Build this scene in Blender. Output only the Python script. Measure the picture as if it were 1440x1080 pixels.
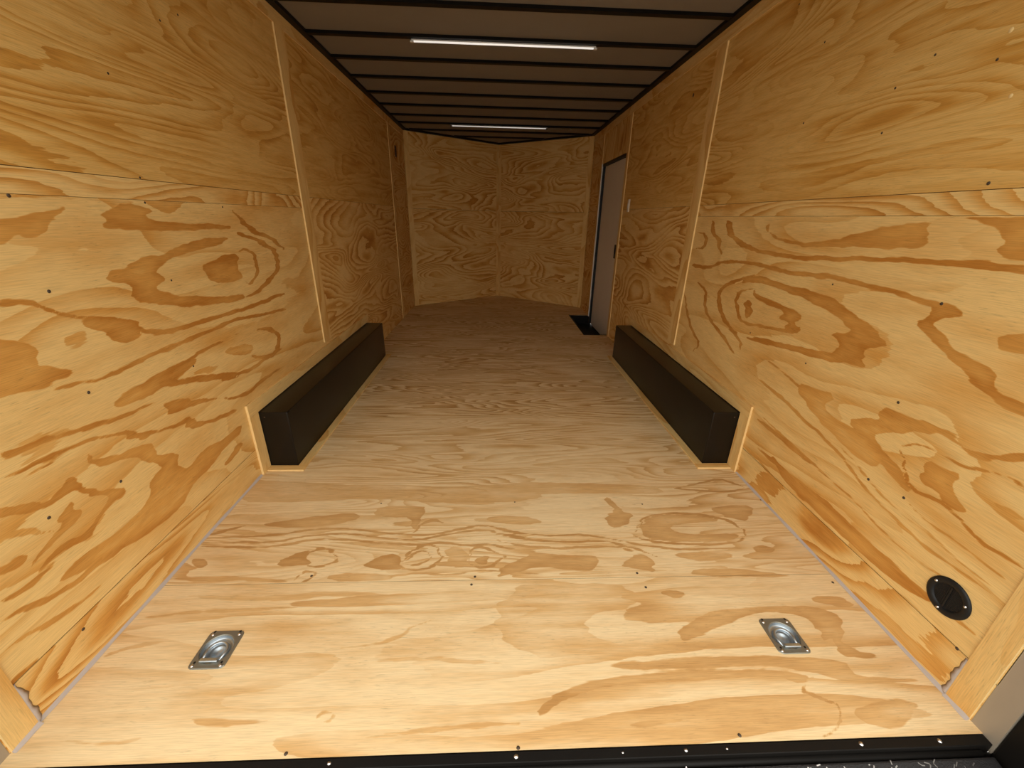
import bpy, bmesh, math, random, json
import numpy as np
from mathutils import Vector, Matrix
C = bpy.context.scene
for o in list(bpy.data.objects): bpy.data.objects.remove(o)
rnd = random.Random(7)
PI = math.pi
# ------------------------------------------------------------------ camera
FPX, PITCH, YAW, ROLL = 568.72, -22.393, 2.7057, 1.2376
cam = bpy.data.cameras.new('camera'); cam_o = bpy.data.objects.new('camera', cam)
C.collection.objects.link(cam_o); C.camera = cam_o
cam.sensor_fit = 'HORIZONTAL'; cam.sensor_width = 36.0
cam.lens = FPX/1440*36.0; cam.clip_start = 0.02; cam.clip_end = 200
p, y, r = [math.radians(a) for a in (PITCH, YAW, ROLL)]
fwd = Vector((math.sin(y)*math.cos(p), math.cos(y)*math.cos(p), math.sin(p)))
rt = Vector((math.cos(y), -math.sin(y), 0)); up = rt.cross(fwd)
r2 = rt*math.cos(r)+up*math.sin(r); u2 = -rt*math.sin(r)+up*math.cos(r)
M = Matrix.Identity(4)
for i in range(3):
    M[i][0] = r2[i]; M[i][1] = u2[i]; M[i][2] = -fwd[i]
M.translation = Vector((-0.0566, -0.5904, 1.22))
cam_o.matrix_world = M
# ------------------------------------------------------------------ world: overcast daylight
C.view_settings.view_transform = 'Standard'; C.view_settings.look = 'None'
C.view_settings.gamma = 1; C.view_settings.use_curve_mapping = False
C.view_settings.exposure = 0.0
w = bpy.data.worlds.new('overcast_sky'); C.world = w; w.use_nodes = True
nt = w.node_tree; nt.nodes.clear()
tc = nt.nodes.new('ShaderNodeTexCoord'); sx = nt.nodes.new('ShaderNodeSeparateXYZ')
cr = nt.nodes.new('ShaderNodeValToRGB'); bg = nt.nodes.new('ShaderNodeBackground'); wo = nt.nodes.new('ShaderNodeOutputWorld')
nt.links.new(tc.outputs['Generated'], sx.inputs[0]); nt.links.new(sx.outputs['Z'], cr.inputs[0])
cr.color_ramp.elements[0].position = 0.0; cr.color_ramp.elements[0].color = (0.60, 0.58, 0.54, 1)
cr.color_ramp.elements[1].position = 0.75; cr.color_ramp.elements[1].color = (1, .97, .91, 1)
nt.links.new(cr.outputs[0], bg.inputs[0]); bg.inputs[1].default_value = 2.9
nt.links.new(bg.outputs[0], wo.inputs[0])
# ------------------------------------------------------------------ dimensions (metres)
XW, H, YF, YA = 1.22, 2.203, 5.35, 6.275
ZS1, ZS0, ZB = 1.311, 1.248, 0.147
TRACE = json.loads('''{"L":[[0.8,[484,1194,547,1199,613,1209,668,1231,637,1199,596,1181,586,1156,546,1148,520,1158,489,1140,460,1135,377,1129,401,1188]],[0.6,[504,1242,600,1243,735,1243,888,1239,890,1242,738,1249,602,1248,504,1243]],[0.9,[762,1208,821,1230,888,1238,949,1216,912,1193,970,1176,1238,1169,1365,1167,1358,1149,1105,1148,931,1150,825,1163,738,1168,776,1191]],[1.0,[1397,1220,1436,1172,1524,1128,1664,1088,1791,1027,1806,1033,1693,1104,1549,1143,1464,1185,1409,1225]],[0.95,[718,1049,777,1046,858,1080,937,1072,1031,1102,1152,1116,1384,1116,1260,1090,1123,1076,1017,1067,958,1051,891,1029,923,989,858,970,961,931,1124,889,1340,868,1373,843,1179,855,1017,872,898,904,772,954,782,999,703,1022]],[1.0,[1105,1016,1181,1029,1271,1046,1378,1042,1351,976,1364,927,1210,931,1130,968]],[1.0,[1382,1048,1432,1054,1485,1033,1503,987,1470,935,1402,904,1385,926,1376,923,1405,890,1493,926,1531,986,1509,1041,1439,1067,1380,1053]],[1.0,[1369,845,1512,856,1660,900,1742,951,1733,1025,1619,1077,1517,1112,1419,1138,1411,1132,1494,1096,1592,1061,1693,1015,1699,958,1632,917,1495,876,1365,853]],[1.0,[406,1002,472,995,515,960,588,932,670,914,725,886,742,848,859,805,992,803,1160,798,1402,789,1724,799,1716,817,1398,807,1159,815,992,821,864,822,755,862,736,896,674,922,593,941,522,969,479,1007,411,1016]],[0.9,[588,931,679,917,742,881,769,842,702,823,663,841,607,896]],[1.0,[435,772,520,760,598,748,694,754,822,756,951,758,1103,759,1251,759,1438,746,1685,714,1686,730,1438,760,1249,774,1100,774,948,772,820,771,693,768,598,761,521,770,436,779]],[1.0,[597,681,717,693,813,695,925,705,1051,709,1193,704,1276,711,1073,698,908,690,834,671,805,650,892,623,1005,597,1200,522,1122,530,939,591,788,633,657,651]],[0.75,[376,931,417,919,440,901,437,869,436,841,524,805,489,793,440,798,438,781,379,789,324,802,245,808,307,960]],[0.6,[1118,669,1254,657,1329,624,1278,587,1134,636]],[1.0,[1373,681,1442,667,1523,635,1561,587,1499,533,1393,549,1296,586,1291,579,1388,528,1523,510,1603,577,1551,647,1450,686,1372,689]],[1.0,[804,648,943,600,1102,551,1290,512,1455,521,1588,529,1583,537,1443,540,1285,529,1104,566,947,613,805,652]],[0.85,[562,667,597,680,673,690,791,690,865,695,968,693,908,663,838,655,771,641,694,636,613,643,572,656]],[0.9,[270,666,313,656,362,655,411,640,480,629,572,613,643,612,718,600,718,609,643,622,572,625,481,644,413,655,364,672,315,675,273,683]],[1.0,[714,595,826,572,926,530,1039,474,919,511,799,533,747,558]],[1.0,[1039,471,1214,413,1337,429,1561,431,1555,441,1324,450,1209,433,1039,478]],[1.0,[251,622,285,613,344,610,413,602,473,597,550,562,647,518,732,487,834,476,930,406,1071,390,1122,386,1120,393,1066,409,932,422,836,491,731,502,650,531,553,574,474,608,413,613,344,621,285,623,251,626]],[1.0,[555,577,609,554,681,514,641,505,574,547]],[1.0,[798,503,905,447,931,414,821,450]],[1.0,[243,605,286,596,352,595,410,599,410,601,352,600,286,600,243,606]],[0.8,[437,576,474,538,530,517,591,510,665,474,676,433,736,404,727,356,734,319,790,314,847,336,973,311,1099,315,1098,271,959,277,863,246,771,239,702,213,609,194,520,209,417,238,328,263,264,286,248,301,317,314,385,303,472,297,542,305,590,337,606,376,667,386,619,452,550,489,483,509,451,531]],[0.95,[357,527,386,541,410,509,409,492,481,431,529,399,507,383,478,390,446,384,406,355,365,337,318,360,272,361,223,347,241,364,278,376,320,380,370,364,408,376,446,400,466,415,417,464,392,497,353,503,317,497,253,517,217,541,184,563,193,585,225,559,272,540,317,510]],[0.9,[373,480,380,453,378,417,342,404,287,397,243,383,217,368,238,395,289,416,322,429,338,452]],[0.6,[178,507,197,487,237,472,274,448,301,408,305,412,281,462,240,489,200,503,180,513]],[1.0,[172,430,200,434,220,424,222,405,202,405,164,412,126,422,137,449]],[1.0,[1087,244,1093,218,955,194,932,210,1000,230]],[1.0,[122,305,162,289,233,256,326,240,439,232,598,208,596,218,436,253,324,260,233,274,162,305,122,311]],[1.0,[140,351,194,329,249,339,277,348,276,353,247,352,193,342,140,356]],[0.9,[96,242,163,214,244,192,342,180,341,187,243,208,163,229,96,247]],[1.0,[75,159,106,160,172,138,269,140,305,150,238,113,142,130,90,141]],[0.6,[24,170,54,139,88,148,144,152,144,156,87,156,54,148,25,173]]],"R":[[1.0,[1785,1225,1734,1160,1602,1103,1459,1086,1239,1076,1038,1082,785,1108,623,1115,493,1119,365,1118,293,1115,303,1145,373,1141,500,1139,629,1132,792,1124,1045,1100,1242,1094,1458,1103,1582,1125,1681,1177,1728,1231]],[0.75,[1381,1220,1351,1170,1172,1141,975,1166,878,1192,802,1213,745,1221,644,1236,652,1203,617,1172,716,1152,860,1149,1010,1136,1181,1129,1317,1151,1407,1199]],[0.85,[582,1246,522,1234,466,1218,445,1199,446,1170,433,1151,378,1150,309,1154,348,1248,417,1246]],[1.0,[2079,952,1882,954,1690,1014,1432,1026,1246,1014,1065,1016,908,1028,789,1020,680,1020,595,1007,522,1003,525,1022,597,1024,681,1034,791,1037,911,1046,1069,1034,1247,1032,1434,1044,1699,1028,1892,969,2076,972]],[0.95,[560,1016,501,1020,448,999,519,968,531,948,482,929,463,914,401,899,337,882,316,870,326,857,314,839,245,831,169,819,155,785,232,799,295,807,351,823,402,858,461,893,541,920,591,948,547,969,545,998]],[1.0,[1405,985,1548,942,1690,887,1704,810,1633,739,1546,690,1417,661,1363,604,1351,609,1393,677,1523,709,1601,754,1665,817,1658,877,1530,926,1398,979]],[1.0,[1413,986,1226,974,1044,971,915,966,848,943,786,922,696,894,613,865,673,838,721,815,685,787,678,759,739,760,795,735,891,731,1050,705,1284,679,1366,680,1239,710,1046,733,904,762,811,772,818,816,861,836,763,867,801,883,866,904,971,923,1088,940,1250,949,1379,951,1511,920]],[1.0,[1388,924,1504,885,1533,830,1485,773,1418,734,1242,754,1096,776,1009,795,1036,825,1042,822,1021,804,1099,789,1243,768,1411,750,1462,784,1505,834,1484,875,1383,919]],[1.0,[1386,922,1336,896,1191,889,1062,879,1006,862,1068,822,1012,810,1078,772,1118,793,1100,824,1177,817,1114,858,1232,865,1347,876]],[1.0,[1438,860,1382,864,1361,791,1402,764,1433,812]],[1.0,[1974,862,1851,837,1833,757,1762,697,1656,650,1508,608,1410,562,1403,567,1490,623,1636,665,1736,710,1801,765,1822,848,1967,868]],[1.0,[2093,1152,1981,1142,1965,1070,2053,1063,2050,1055,1927,1062,1948,1151,2092,1160]],[1.0,[1936,1226,1907,1158,1800,1098,1752,1047,1735,1050,1760,1108,1864,1167,1916,1227]],[1.0,[2131,778,2033,653,1920,553,1803,511,1865,446,1856,445,1778,518,1896,565,2005,662,2119,781]],[0.6,[930,597,842,614,739,628,767,556,650,547,551,546,478,500,550,452,690,485,798,509,895,548]],[0.9,[564,664,470,677,400,682,359,697,327,678,283,660,201,725,143,755,133,730,192,704,247,665,296,648,335,669,382,672,462,619,534,592,597,566,648,567,597,612,553,617]],[0.7,[1151,624,995,600,852,564,713,529,593,499,503,473,502,476,589,508,709,538,847,574,990,610,1148,629]],[0.7,[1223,525,1001,494,838,461,676,437,594,406,591,411,670,450,831,476,992,510,1219,532]],[0.9,[1106,334,916,321,748,317,744,327,905,348,1100,346]],[0.7,[360,938,346,967,311,989,249,1011,227,957,291,942,342,931]],[1.0,[452,575,400,609,342,615,284,610,231,634,197,647,164,633,103,630,103,633,164,640,197,654,233,642,285,618,342,623,402,618,454,579]],[1.0,[455,576,435,520,394,468,348,482,305,488,249,471,193,449,136,460,95,463,95,466,137,469,192,459,246,481,304,498,349,493,390,479,427,528,451,578]],[0.8,[379,541,372,582,314,585,276,594,300,551,254,524,248,494,296,491,330,519,373,507]],[0.7,[206,576,185,580,140,578,135,566,177,562]],[0.7,[651,565,559,604,472,623,558,554,469,528,421,501,383,451,464,471,541,513,605,537]],[0.9,[1077,207,900,200,735,209,575,223,438,203,321,208,221,212,159,205,83,219,83,224,158,218,220,225,319,222,434,218,570,240,730,228,892,221,1073,216]],[1.0,[1004,240,811,215,622,227,477,231,359,219,251,215,196,216,225,191,336,164,472,164,637,165,824,164]],[0.75,[809,468,618,417,481,360,379,348,289,338,200,340,136,344,91,353,91,356,136,352,199,348,287,347,376,358,478,370,613,428,807,473]],[0.75,[658,462,498,402,391,380,289,379,188,363,119,366,119,368,188,369,288,386,390,388,495,410,656,465]],[0.75,[374,426,301,406,210,415,144,409,97,409,97,412,144,416,210,423,300,415,373,430]],[0.75,[1101,369,865,334,663,316,514,312,389,286,282,284,195,296,103,282,102,285,195,303,281,292,387,294,511,320,660,326,860,345,1098,374]],[0.8,[708,117,608,82,514,81,432,29,337,14,229,34,147,36,102,40,102,43,146,45,228,44,334,25,427,40,510,93,603,94,705,122]],[0.8,[1057,162,867,128,725,114,682,84,621,18,618,22,675,94,720,125,861,140,1054,167]],[0.6,[405,133,292,139,208,142,103,127,103,131,206,154,290,152,404,138]]],"F":[[1.0,[-1105,798,-1152,781,-1239,745,-1234,737,-1138,762,-1099,791]],[1.0,[-1236,724,-1107,726,-946,731,-806,768,-670,765,-527,739,-387,721,-297,724,-197,757,-105,781,-24,746,137,720,138,724,-22,758,-105,792,-199,769,-299,735,-389,732,-529,750,-674,777,-812,779,-952,742,-1114,737,-1239,728]],[1.0,[-1232,701,-1090,695,-927,693,-771,735,-638,736,-496,707,-359,690,-251,723,-105,756,-1,719,135,692,135,696,1,730,-105,767,-254,734,-361,700,-498,718,-641,747,-776,746,-933,703,-1096,706,-1235,705]],[1.0,[-1220,683,-1074,668,-917,671,-761,710,-627,701,-489,676,-344,666,-247,682,-157,660,-69,669,18,638,127,618,128,622,20,649,-69,681,-157,672,-248,694,-346,678,-491,688,-630,713,-767,722,-923,683,-1081,680,-1223,688]],[1.0,[-878,592,-817,638,-784,659,-766,616,-732,582,-790,577,-851,578]],[1.0,[-756,596,-770,633,-744,666,-682,637,-643,608,-673,584,-728,575,-757,598,-758,594,-725,564,-666,573,-633,606,-682,648,-750,679,-780,641,-760,596]],[1.0,[-546,579,-495,618,-424,631,-413,583,-397,556,-498,552]],[1.0,[-412,581,-386,618,-342,666,-292,670,-265,627,-280,578,-336,554,-408,559,-407,554,-333,543,-273,568,-256,627,-290,682,-348,679,-394,628,-415,584]],[1.0,[-402,581,-385,605,-339,638,-304,633,-314,598,-360,573,-403,584,-403,581,-358,564,-308,590,-298,638,-342,648,-390,613,-404,584]],[1.0,[-151,597,-136,645,-97,653,-49,624,-22,597,-59,575,-110,559,-143,569,-151,598,-155,597,-149,559,-109,546,-55,563,-12,593,-44,636,-96,668,-144,657,-155,599]],[1.0,[-132,597,-106,617,-73,603,-78,569,-115,570]],[1.0,[-753,508,-761,542,-748,549,-709,537,-708,517,-728,500,-725,496,-699,509,-705,545,-753,560,-771,548,-757,508]],[1.0,[-1208,618,-1136,617,-1127,571,-1157,572]],[0.7,[-1202,525,-1106,510,-965,512,-776,501,-780,511,-978,537,-1122,534,-1209,534]],[0.9,[-693,535,-524,504,-429,520,-332,531,-229,516,-129,539,117,522,118,526,-130,549,-230,526,-333,541,-433,530,-527,514,-694,539]],[0.7,[-1031,810,-860,842,-682,874,-623,838,-727,797,-878,775,-1045,794]],[0.7,[-583,910,-386,917,-363,852,-381,750,-407,767,-408,834,-504,836,-592,855]],[0.9,[-399,732,-361,784,-310,815,-260,786,-258,792,-312,833,-369,798,-403,737]],[0.6,[-95,847,149,826,144,782,-58,786]],[0.5,[-1327,1127,-911,1089,-607,1052,174,1065,161,938,-274,925,-586,968,-952,944,-1236,948]],[0.6,[-246,670,-157,654,-161,558,-234,559]],[0.6,[-656,542,-434,538,-425,501,-642,506]],[1.0,[-40,749,83,723,215,706,331,718,427,689,501,660,595,638,710,623,918,632,1042,633,1044,637,923,642,714,632,599,648,505,669,431,698,334,728,217,716,84,733,-40,753]],[1.0,[-40,720,110,686,260,670,364,682,457,653,544,613,576,590,579,594,551,623,463,665,367,694,262,682,112,698,-40,725]],[1.0,[-41,697,58,654,175,638,296,643,416,647,507,616,509,621,420,659,297,654,177,650,60,665,-40,701]],[0.85,[77,633,182,612,279,610,344,597,329,531,236,533,109,559,14,526,-41,505,-41,562,44,584]],[0.8,[410,553,510,625,552,574,559,515,482,540]],[1.0,[526,718,620,818,738,840,899,821,999,780,1011,739,972,676,818,658,668,668,572,683,527,722,524,718,565,671,663,656,813,646,969,664,1023,743,1010,793,907,836,744,855,620,831,524,722]],[0.7,[546,734,645,832,851,837,972,787,825,782,706,761,691,724,811,708,956,720,968,684,822,666,609,676]],[0.8,[472,964,520,946,519,859,581,842,513,764,436,758,447,844,496,859]],[0.8,[932,887,1152,901,1082,786,1014,803,938,853]],[1.0,[972,636,1031,648,1069,628,1043,602,982,603]],[0.7,[690,536,862,532,950,519,1092,487,691,496]],[0.7,[624,610,849,619,896,592,784,570,707,571]],[1.0,[838,1023,980,1057,1088,1097,1148,1045,1200,1027,1088,1002,933,1013,841,1029,838,1023,925,998,1080,986,1200,1016,1160,1060,1097,1114,985,1073,840,1029]],[0.5,[-38,1087,456,1071,748,1047,795,979,437,993,-38,980]],[0.5,[-1190,368,-1049,384,-877,391,-712,398,-715,404,-886,406,-1060,398,-1195,374]],[0.5,[-1203,243,-1118,276,-1033,288,-1037,294,-1132,290,-1209,249]],[0.6,[-831,85,-717,74,-600,71,-709,59,-808,62]],[0.7,[-505,63,-495,81,-467,85,-464,69,-497,61,-496,59,-458,64,-465,90,-500,87,-508,65]],[0.5,[-424,214,-281,215,-136,202,-2,193,-1,199,-136,216,-284,229,-425,219]],[0.4,[-533,256,-379,270,-251,346,-253,351,-384,280,-535,260]],[0.5,[-400,20,-288,27,-125,37,-7,44,-7,49,-127,48,-292,39,-403,24]],[0.4,[-1123,41,-997,21,-912,42,-917,46,-1006,32,-1126,45]],[0.35,[-1115,449,-809,423,-600,444,-375,433,-377,442,-609,468,-821,446,-1121,459]],[0.85,[492,166,708,165,818,153,876,138,832,117,790,140,617,144,516,134,374,133,250,128,115,90,50,53,43,77,178,139,354,160]],[1.0,[876,139,803,103,847,82,887,59,849,18,784,-6,784,-9,853,14,898,63,856,90,814,105,877,136]],[0.7,[508,204,751,202,948,192,1019,166,987,135,1133,126,1173,116,1082,114,968,117,870,156,713,174,533,170,338,170,246,191]],[0.7,[941,63,1047,77,1128,62,1078,32,997,4,934,13,909,37]],[0.8,[243,30,369,44,477,49,435,35,328,27]],[0.8,[523,287,662,353,830,368,1062,369,1103,319,1059,251,1066,209,1129,198,1116,183,1003,196,1038,252,988,243,995,309,931,347,815,343,704,305,576,263,530,254]],[0.8,[536,433,600,445,650,424,595,405]],[0.4,[-42,473,313,479,452,462,445,370,286,362,220,305,311,249,436,225,-43,208]],[0.7,[1056,408,1186,405,1190,353,1085,368]]]}''')
# ------------------------------------------------------------------ materials
def new_mat(name):
    m = bpy.data.materials.new(name); m.use_nodes = True
    nt = m.node_tree; nt.nodes.clear()
    out = nt.nodes.new('ShaderNodeOutputMaterial'); b = nt.nodes.new('ShaderNodeBsdfPrincipled')
    nt.links.new(b.outputs[0], out.inputs[0])
    return m, nt, b
def mk(nt, typ, **kw):
    n = nt.nodes.new(typ)
    for k, v in kw.items(): setattr(n, k, v)
    return n
def mathn(nt, op, a, b=None, c=None, clamp=False):
    n = nt.nodes.new('ShaderNodeMath'); n.operation = op; n.use_clamp = clamp
    for i, v in enumerate((a, b, c)):
        if v is None: continue
        if isinstance(v, (int, float)): n.inputs[i].default_value = v
        else: nt.links.new(v, n.inputs[i])
    return n.outputs[0]
def mixc(nt, fac, a, b):
    n = nt.nodes.new('ShaderNodeMix'); n.data_type = 'RGBA'
    for i, v in ((0, fac), (6, a), (7, b)):
        if isinstance(v, (int, float)): n.inputs[i].default_value = v
        elif isinstance(v, tuple): n.inputs[i].default_value = (*v, 1)
        else: nt.links.new(v, n.inputs[i])
    return n.outputs[2]
def noise(nt, vec, sc, scale=1, detail=2, rough=.5, dist=0):
    mp = nt.nodes.new('ShaderNodeMapping'); mp.inputs['Scale'].default_value = sc
    nt.links.new(vec, mp.inputs[0])
    n = nt.nodes.new('ShaderNodeTexNoise'); n.inputs['Scale'].default_value = scale
    n.inputs['Detail'].default_value = detail; n.inputs['Roughness'].default_value = rough; n.inputs['Distortion'].default_value = dist
    nt.links.new(mp.outputs[0], n.inputs['Vector']); return n.outputs['Fac']
def ramp(nt, fac, stops):
    n = nt.nodes.new('ShaderNodeValToRGB'); e = n.color_ramp.elements
    while len(e) > 1: e.remove(e[-1])
    e[0].position = stops[0][0]; e[0].color = (*[stops[0][1]]*3, 1)
    for p_, v in stops[1:]:
        x = e.new(p_); x.color = (v, v, v, 1)
    nt.links.new(fac, n.inputs[0]); return n.outputs[0]
def plywood(name, light, mid, dark, bands, fy, amp=1.0, traced=False, fx=.8, streak=0):
    m, nt, b = new_mat(name)
    uv = mk(nt, 'ShaderNodeTexCoord').outputs['UV']
    big = noise(nt, uv, (fx, fy, 1), 1, 1.5, .45, .5)
    jag = noise(nt, uv, (5, 55, 1), 1, 3, .6)
    wob = noise(nt, uv, (9, 14, 1), 1, 2, .5)
    h = mathn(nt, 'ADD', big, mathn(nt, 'MULTIPLY', mathn(nt, 'SUBTRACT', jag, .5), .022))
    h = mathn(nt, 'ADD', h, mathn(nt, 'MULTIPLY', mathn(nt, 'SUBTRACT', wob, .5), .02))
    f = mathn(nt, 'FRACT', mathn(nt, 'MULTIPLY', h, bands))
    band = ramp(nt, f, [(0, .0), (.30, .02), (.55, .35), (.80, .75), (.95, 1.0), (.99, .9), (1, 0)])
    region = ramp(nt, noise(nt, uv, (1.1, 2.3, 1), 1.3, 2, .5), [(.36, .25), (.62, 1)])
    tone = mathn(nt, 'MULTIPLY', mathn(nt, 'MULTIPLY', band, region), amp)
    if traced:
        at = mk(nt, 'ShaderNodeAttribute'); at.attribute_name = 'sd'
        st = mk(nt, 'ShaderNodeAttribute'); st.attribute_name = 'st'
        j2 = noise(nt, uv, (10, 85, 1), 1, 3, .6); j3 = noise(nt, uv, (16, 30, 1), 1, 2, .5)
        s = mathn(nt, 'ADD', at.outputs['Fac'], mathn(nt, 'MULTIPLY', mathn(nt, 'SUBTRACT', j2, .5), .012))
        s = mathn(nt, 'ADD', s, mathn(nt, 'MULTIPLY', mathn(nt, 'SUBTRACT', j3, .5), .010))
        k = nt.nodes.new('ShaderNodeMapRange'); k.interpolation_type = 'SMOOTHSTEP'
        k.inputs['From Min'].default_value = -.0022; k.inputs['From Max'].default_value = .0025
        nt.links.new(s, k.inputs['Value'])
        inner = nt.nodes.new('ShaderNodeMapRange'); inner.inputs['From Min'].default_value = .0; inner.inputs['From Max'].default_value = .03
        inner.inputs['To Min'].default_value = 1.0; inner.inputs['To Max'].default_value = .74
        nt.links.new(s, inner.inputs['Value'])
        cloud = ramp(nt, noise(nt, uv, (4, 12, 1), 1, 3, .6), [(.3, .6), (.7, 1.15)])
        t2 = mathn(nt, 'MULTIPLY', mathn(nt, 'MULTIPLY', k.outputs[0], inner.outputs[0]), mathn(nt, 'MULTIPLY', st.outputs['Fac'], cloud))
        tone = mathn(nt, 'MAXIMUM', tone, t2)
    # soft cloud + fibres
    cl = noise(nt, uv, (2.2, 9, 1), 1, 4, .6)
    tone = mathn(nt, 'ADD', tone, mathn(nt, 'MULTIPLY', mathn(nt, 'SUBTRACT', cl, .47), 1.0), clamp=True)
    if streak:
        sk = noise(nt, uv, (1.6, 26, 1), 1, 5, .65, .3)
        tone = mathn(nt, 'ADD', tone, mathn(nt, 'MULTIPLY', mathn(nt, 'SUBTRACT', sk, .46), streak), clamp=True)
    base = mixc(nt, mathn(nt, 'MULTIPLY', tone, 2, clamp=True), light, mid)
    base = mixc(nt, mathn(nt, 'SUBTRACT', mathn(nt, 'MULTIPLY', tone, 2), 1, clamp=True), base, dark)
    fib = noise(nt, uv, (14, 420, 1), 1, 2, .6); dash = noise(nt, uv, (28, 230, 1), 1, 2, .6); dreg = noise(nt, uv, (2.5, 5, 1), 1, 2, .5)
    fv = mathn(nt, 'ADD', ramp(nt, fib, [(.25, .83), (.6, 1.05)]), mathn(nt, 'MULTIPLY', ramp(nt, dash, [(.30, 1.0), (.40, 0)]), mathn(nt, 'MULTIPLY', ramp(nt, dreg, [(.45, .0), (.60, 1)]), -.20)))
    vm = nt.nodes.new('ShaderNodeVectorMath'); vm.operation = 'SCALE'
    nt.links.new(base, vm.inputs[0]); nt.links.new(fv, vm.inputs['Scale'])
    nt.links.new(vm.outputs[0], b.inputs['Base Color'])
    b.inputs['Roughness'].default_value = .62; b.inputs['Specular IOR Level'].default_value = .3
    bp = nt.nodes.new('ShaderNodeBump'); bp.inputs['Strength'].default_value = .12; bp.inputs['Distance'].default_value = .002
    nt.links.new(fv, bp.inputs['Height']); nt.links.new(bp.outputs[0], b.inputs['Normal'])
    return m
WL, WM, WD = (.84, .565, .215), (.69, .35, .08), (.51, .205, .03)
UL, UM, UD = (.78, .49, .155), (.64, .32, .06), (.46, .19, .025)
FL, FM, FD = (.83, .625, .345), (.67, .405, .16), (.50, .26, .08)
M_wall = plywood('wall_plywood', WL, WM, WD, 22, 3.0, 1.05)
M_wall_tr = plywood('wall_plywood_figured', WL, WM, WD, 9, 2.4, .5, True)
M_wall_up = plywood('upper_wall_plywood', UL, UM, UD, 18, 4.2, .6, streak=1.3)
M_floor = plywood('floor_plywood', FL, FM, FD, 26, 5.5, 1.3, fx=.7, streak=.6)
M_floor_tr = plywood('floor_plywood_figured', FL, FM, FD, 20, 5, .65, True, fx=.7, streak=.5)
M_floor_nr = plywood('rear_floor_plywood_figured', FL, FM, FD, 9, 3.6, .6, True, fx=.6, streak=.9)
M_trim = plywood('trim_plywood', WL, WM, WD, 9, 3, .5)
def simple(name, col, rough=.5, metal=0, var=.0, spec=.5, bump=0, bscale=200, vscale=6):
    m, nt, b = new_mat(name)
    b.inputs['Roughness'].default_value = rough; b.inputs['Metallic'].default_value = metal
    b.inputs['Specular IOR Level'].default_value = spec
    obj = mk(nt, 'ShaderNodeTexCoord').outputs['Object']
    n = noise(nt, obj, (vscale,)*3, 1, 4, .6)
    lo = tuple(c*(1-var) for c in col); hi = tuple(min(1, c*(1+var)) for c in col)
    nt.links.new(mixc(nt, n, lo, hi), b.inputs['Base Color'])
    if bump:
        bn = noise(nt, obj, (bscale,)*3, 1, 3, .6)
        bp = nt.nodes.new('ShaderNodeBump'); bp.inputs['Strength'].default_value = bump; bp.inputs['Distance'].default_value = .002
        nt.links.new(bn, bp.inputs['Height']); nt.links.new(bp.outputs[0], b.inputs['Normal'])
    return m
M_edge = simple('plywood_edge', (.88, .63, .28), .7, 0, .12, .2, vscale=60)
M_dark = simple('seam_shadow_gap', (.10, .06, .03), .9, 0, .1, .1)
M_black = simple('black_painted_steel', (.006, .005, .004), .5, 0, .3, .2)
M_box = simple('black_wheel_box_paint', (.007, .0055, .004), .28, 0, .25, .3, bump=.05, bscale=60)
M_ceil = simple('ceiling_liner', (.27, .245, .21), .7, 0, .06, .3)
M_caulk = simple('grey_caulk', (.50, .43, .38), .6, 0, .15, .3, bump=.4, bscale=120)
M_zinc = simple('zinc_plated_steel', (.26, .26, .22), .5, .8, .12, .5, vscale=30)
M_zinc_b = simple('zinc_blue_steel', (.50, .57, .62), .42, 1, .12, .5, vscale=25)
M_bright = simple('bright_screw_metal', (.75, .73, .70), .3, 1, .05)
M_screw = simple('dark_screw_head', (.07, .045, .025), .6, .2, .2)
M_door = simple('greige_door_skin', (.74, .66, .56), .5, 0, .05, .4)
M_white = simple('white_plastic', (.75, .74, .72), .4, 0, .03)
M_plastic = simple('black_plastic', (.009, .009, .009), .5, 0, .2, .3)
M_jamb = simple('tan_metal_jamb', (.40, .34, .26), .5, .35, .06, .5)
M_ramp = simple('black_grip_coating', (.006, .0055, .006), .55, 0, .4, .5, bump=1.0, bscale=260)
M_ground = simple('concrete_ground', (.34, .33, .31), .85, 0, .15)
mled, ntl, bl = new_mat('led_diffuser')
bl.inputs['Base Color'].default_value = (.85, .84, .8, 1); bl.inputs['Emission Color'].default_value = (1, .96, .88, 1); bl.inputs['Emission Strength'].default_value = .7
mled2 = mled.copy(); mled2.name = 'led_diffuser_far'; mled2.node_tree.nodes['Principled BSDF'].inputs['Emission Strength'].default_value = .5
# ------------------------------------------------------------------ mesh helpers
def link(name, bm, mats, parent=None, smooth=False, kind=None):
    me = bpy.data.meshes.new(name); bm.normal_update(); bm.to_mesh(me); bm.free()
    for m in (mats if isinstance(mats, (list, tuple)) else [mats]): me.materials.append(m)
    if smooth:
        for f in me.polygons: f.use_smooth = True
    o = bpy.data.objects.new(name, me); C.collection.objects.link(o)
    if parent: o.parent = parent
    if kind: o['kind'] = kind
    return o
def thing(name, label, cat, loc=(0, 0, 0), group=None, rz=0):
    o = bpy.data.objects.new(name, None); C.collection.objects.link(o); o.location = loc; o.rotation_euler = (0, 0, rz)
    o.empty_display_size = .05
    o['label'] = label; o['category'] = cat
    if group: o['group'] = group
    return o
def tag(o, label, cat, group=None):
    o['label'] = label; o['category'] = cat
    if group: o['group'] = group
    return o
def dup(root, loc):
    r_ = root.copy(); C.collection.objects.link(r_); r_.location = loc
    for ch in list(root.children):
        c = ch.copy(); C.collection.objects.link(c); c.parent = r_
        for gch in list(ch.children):
            d = gch.copy(); C.collection.objects.link(d); d.parent = c
    return r_
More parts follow.
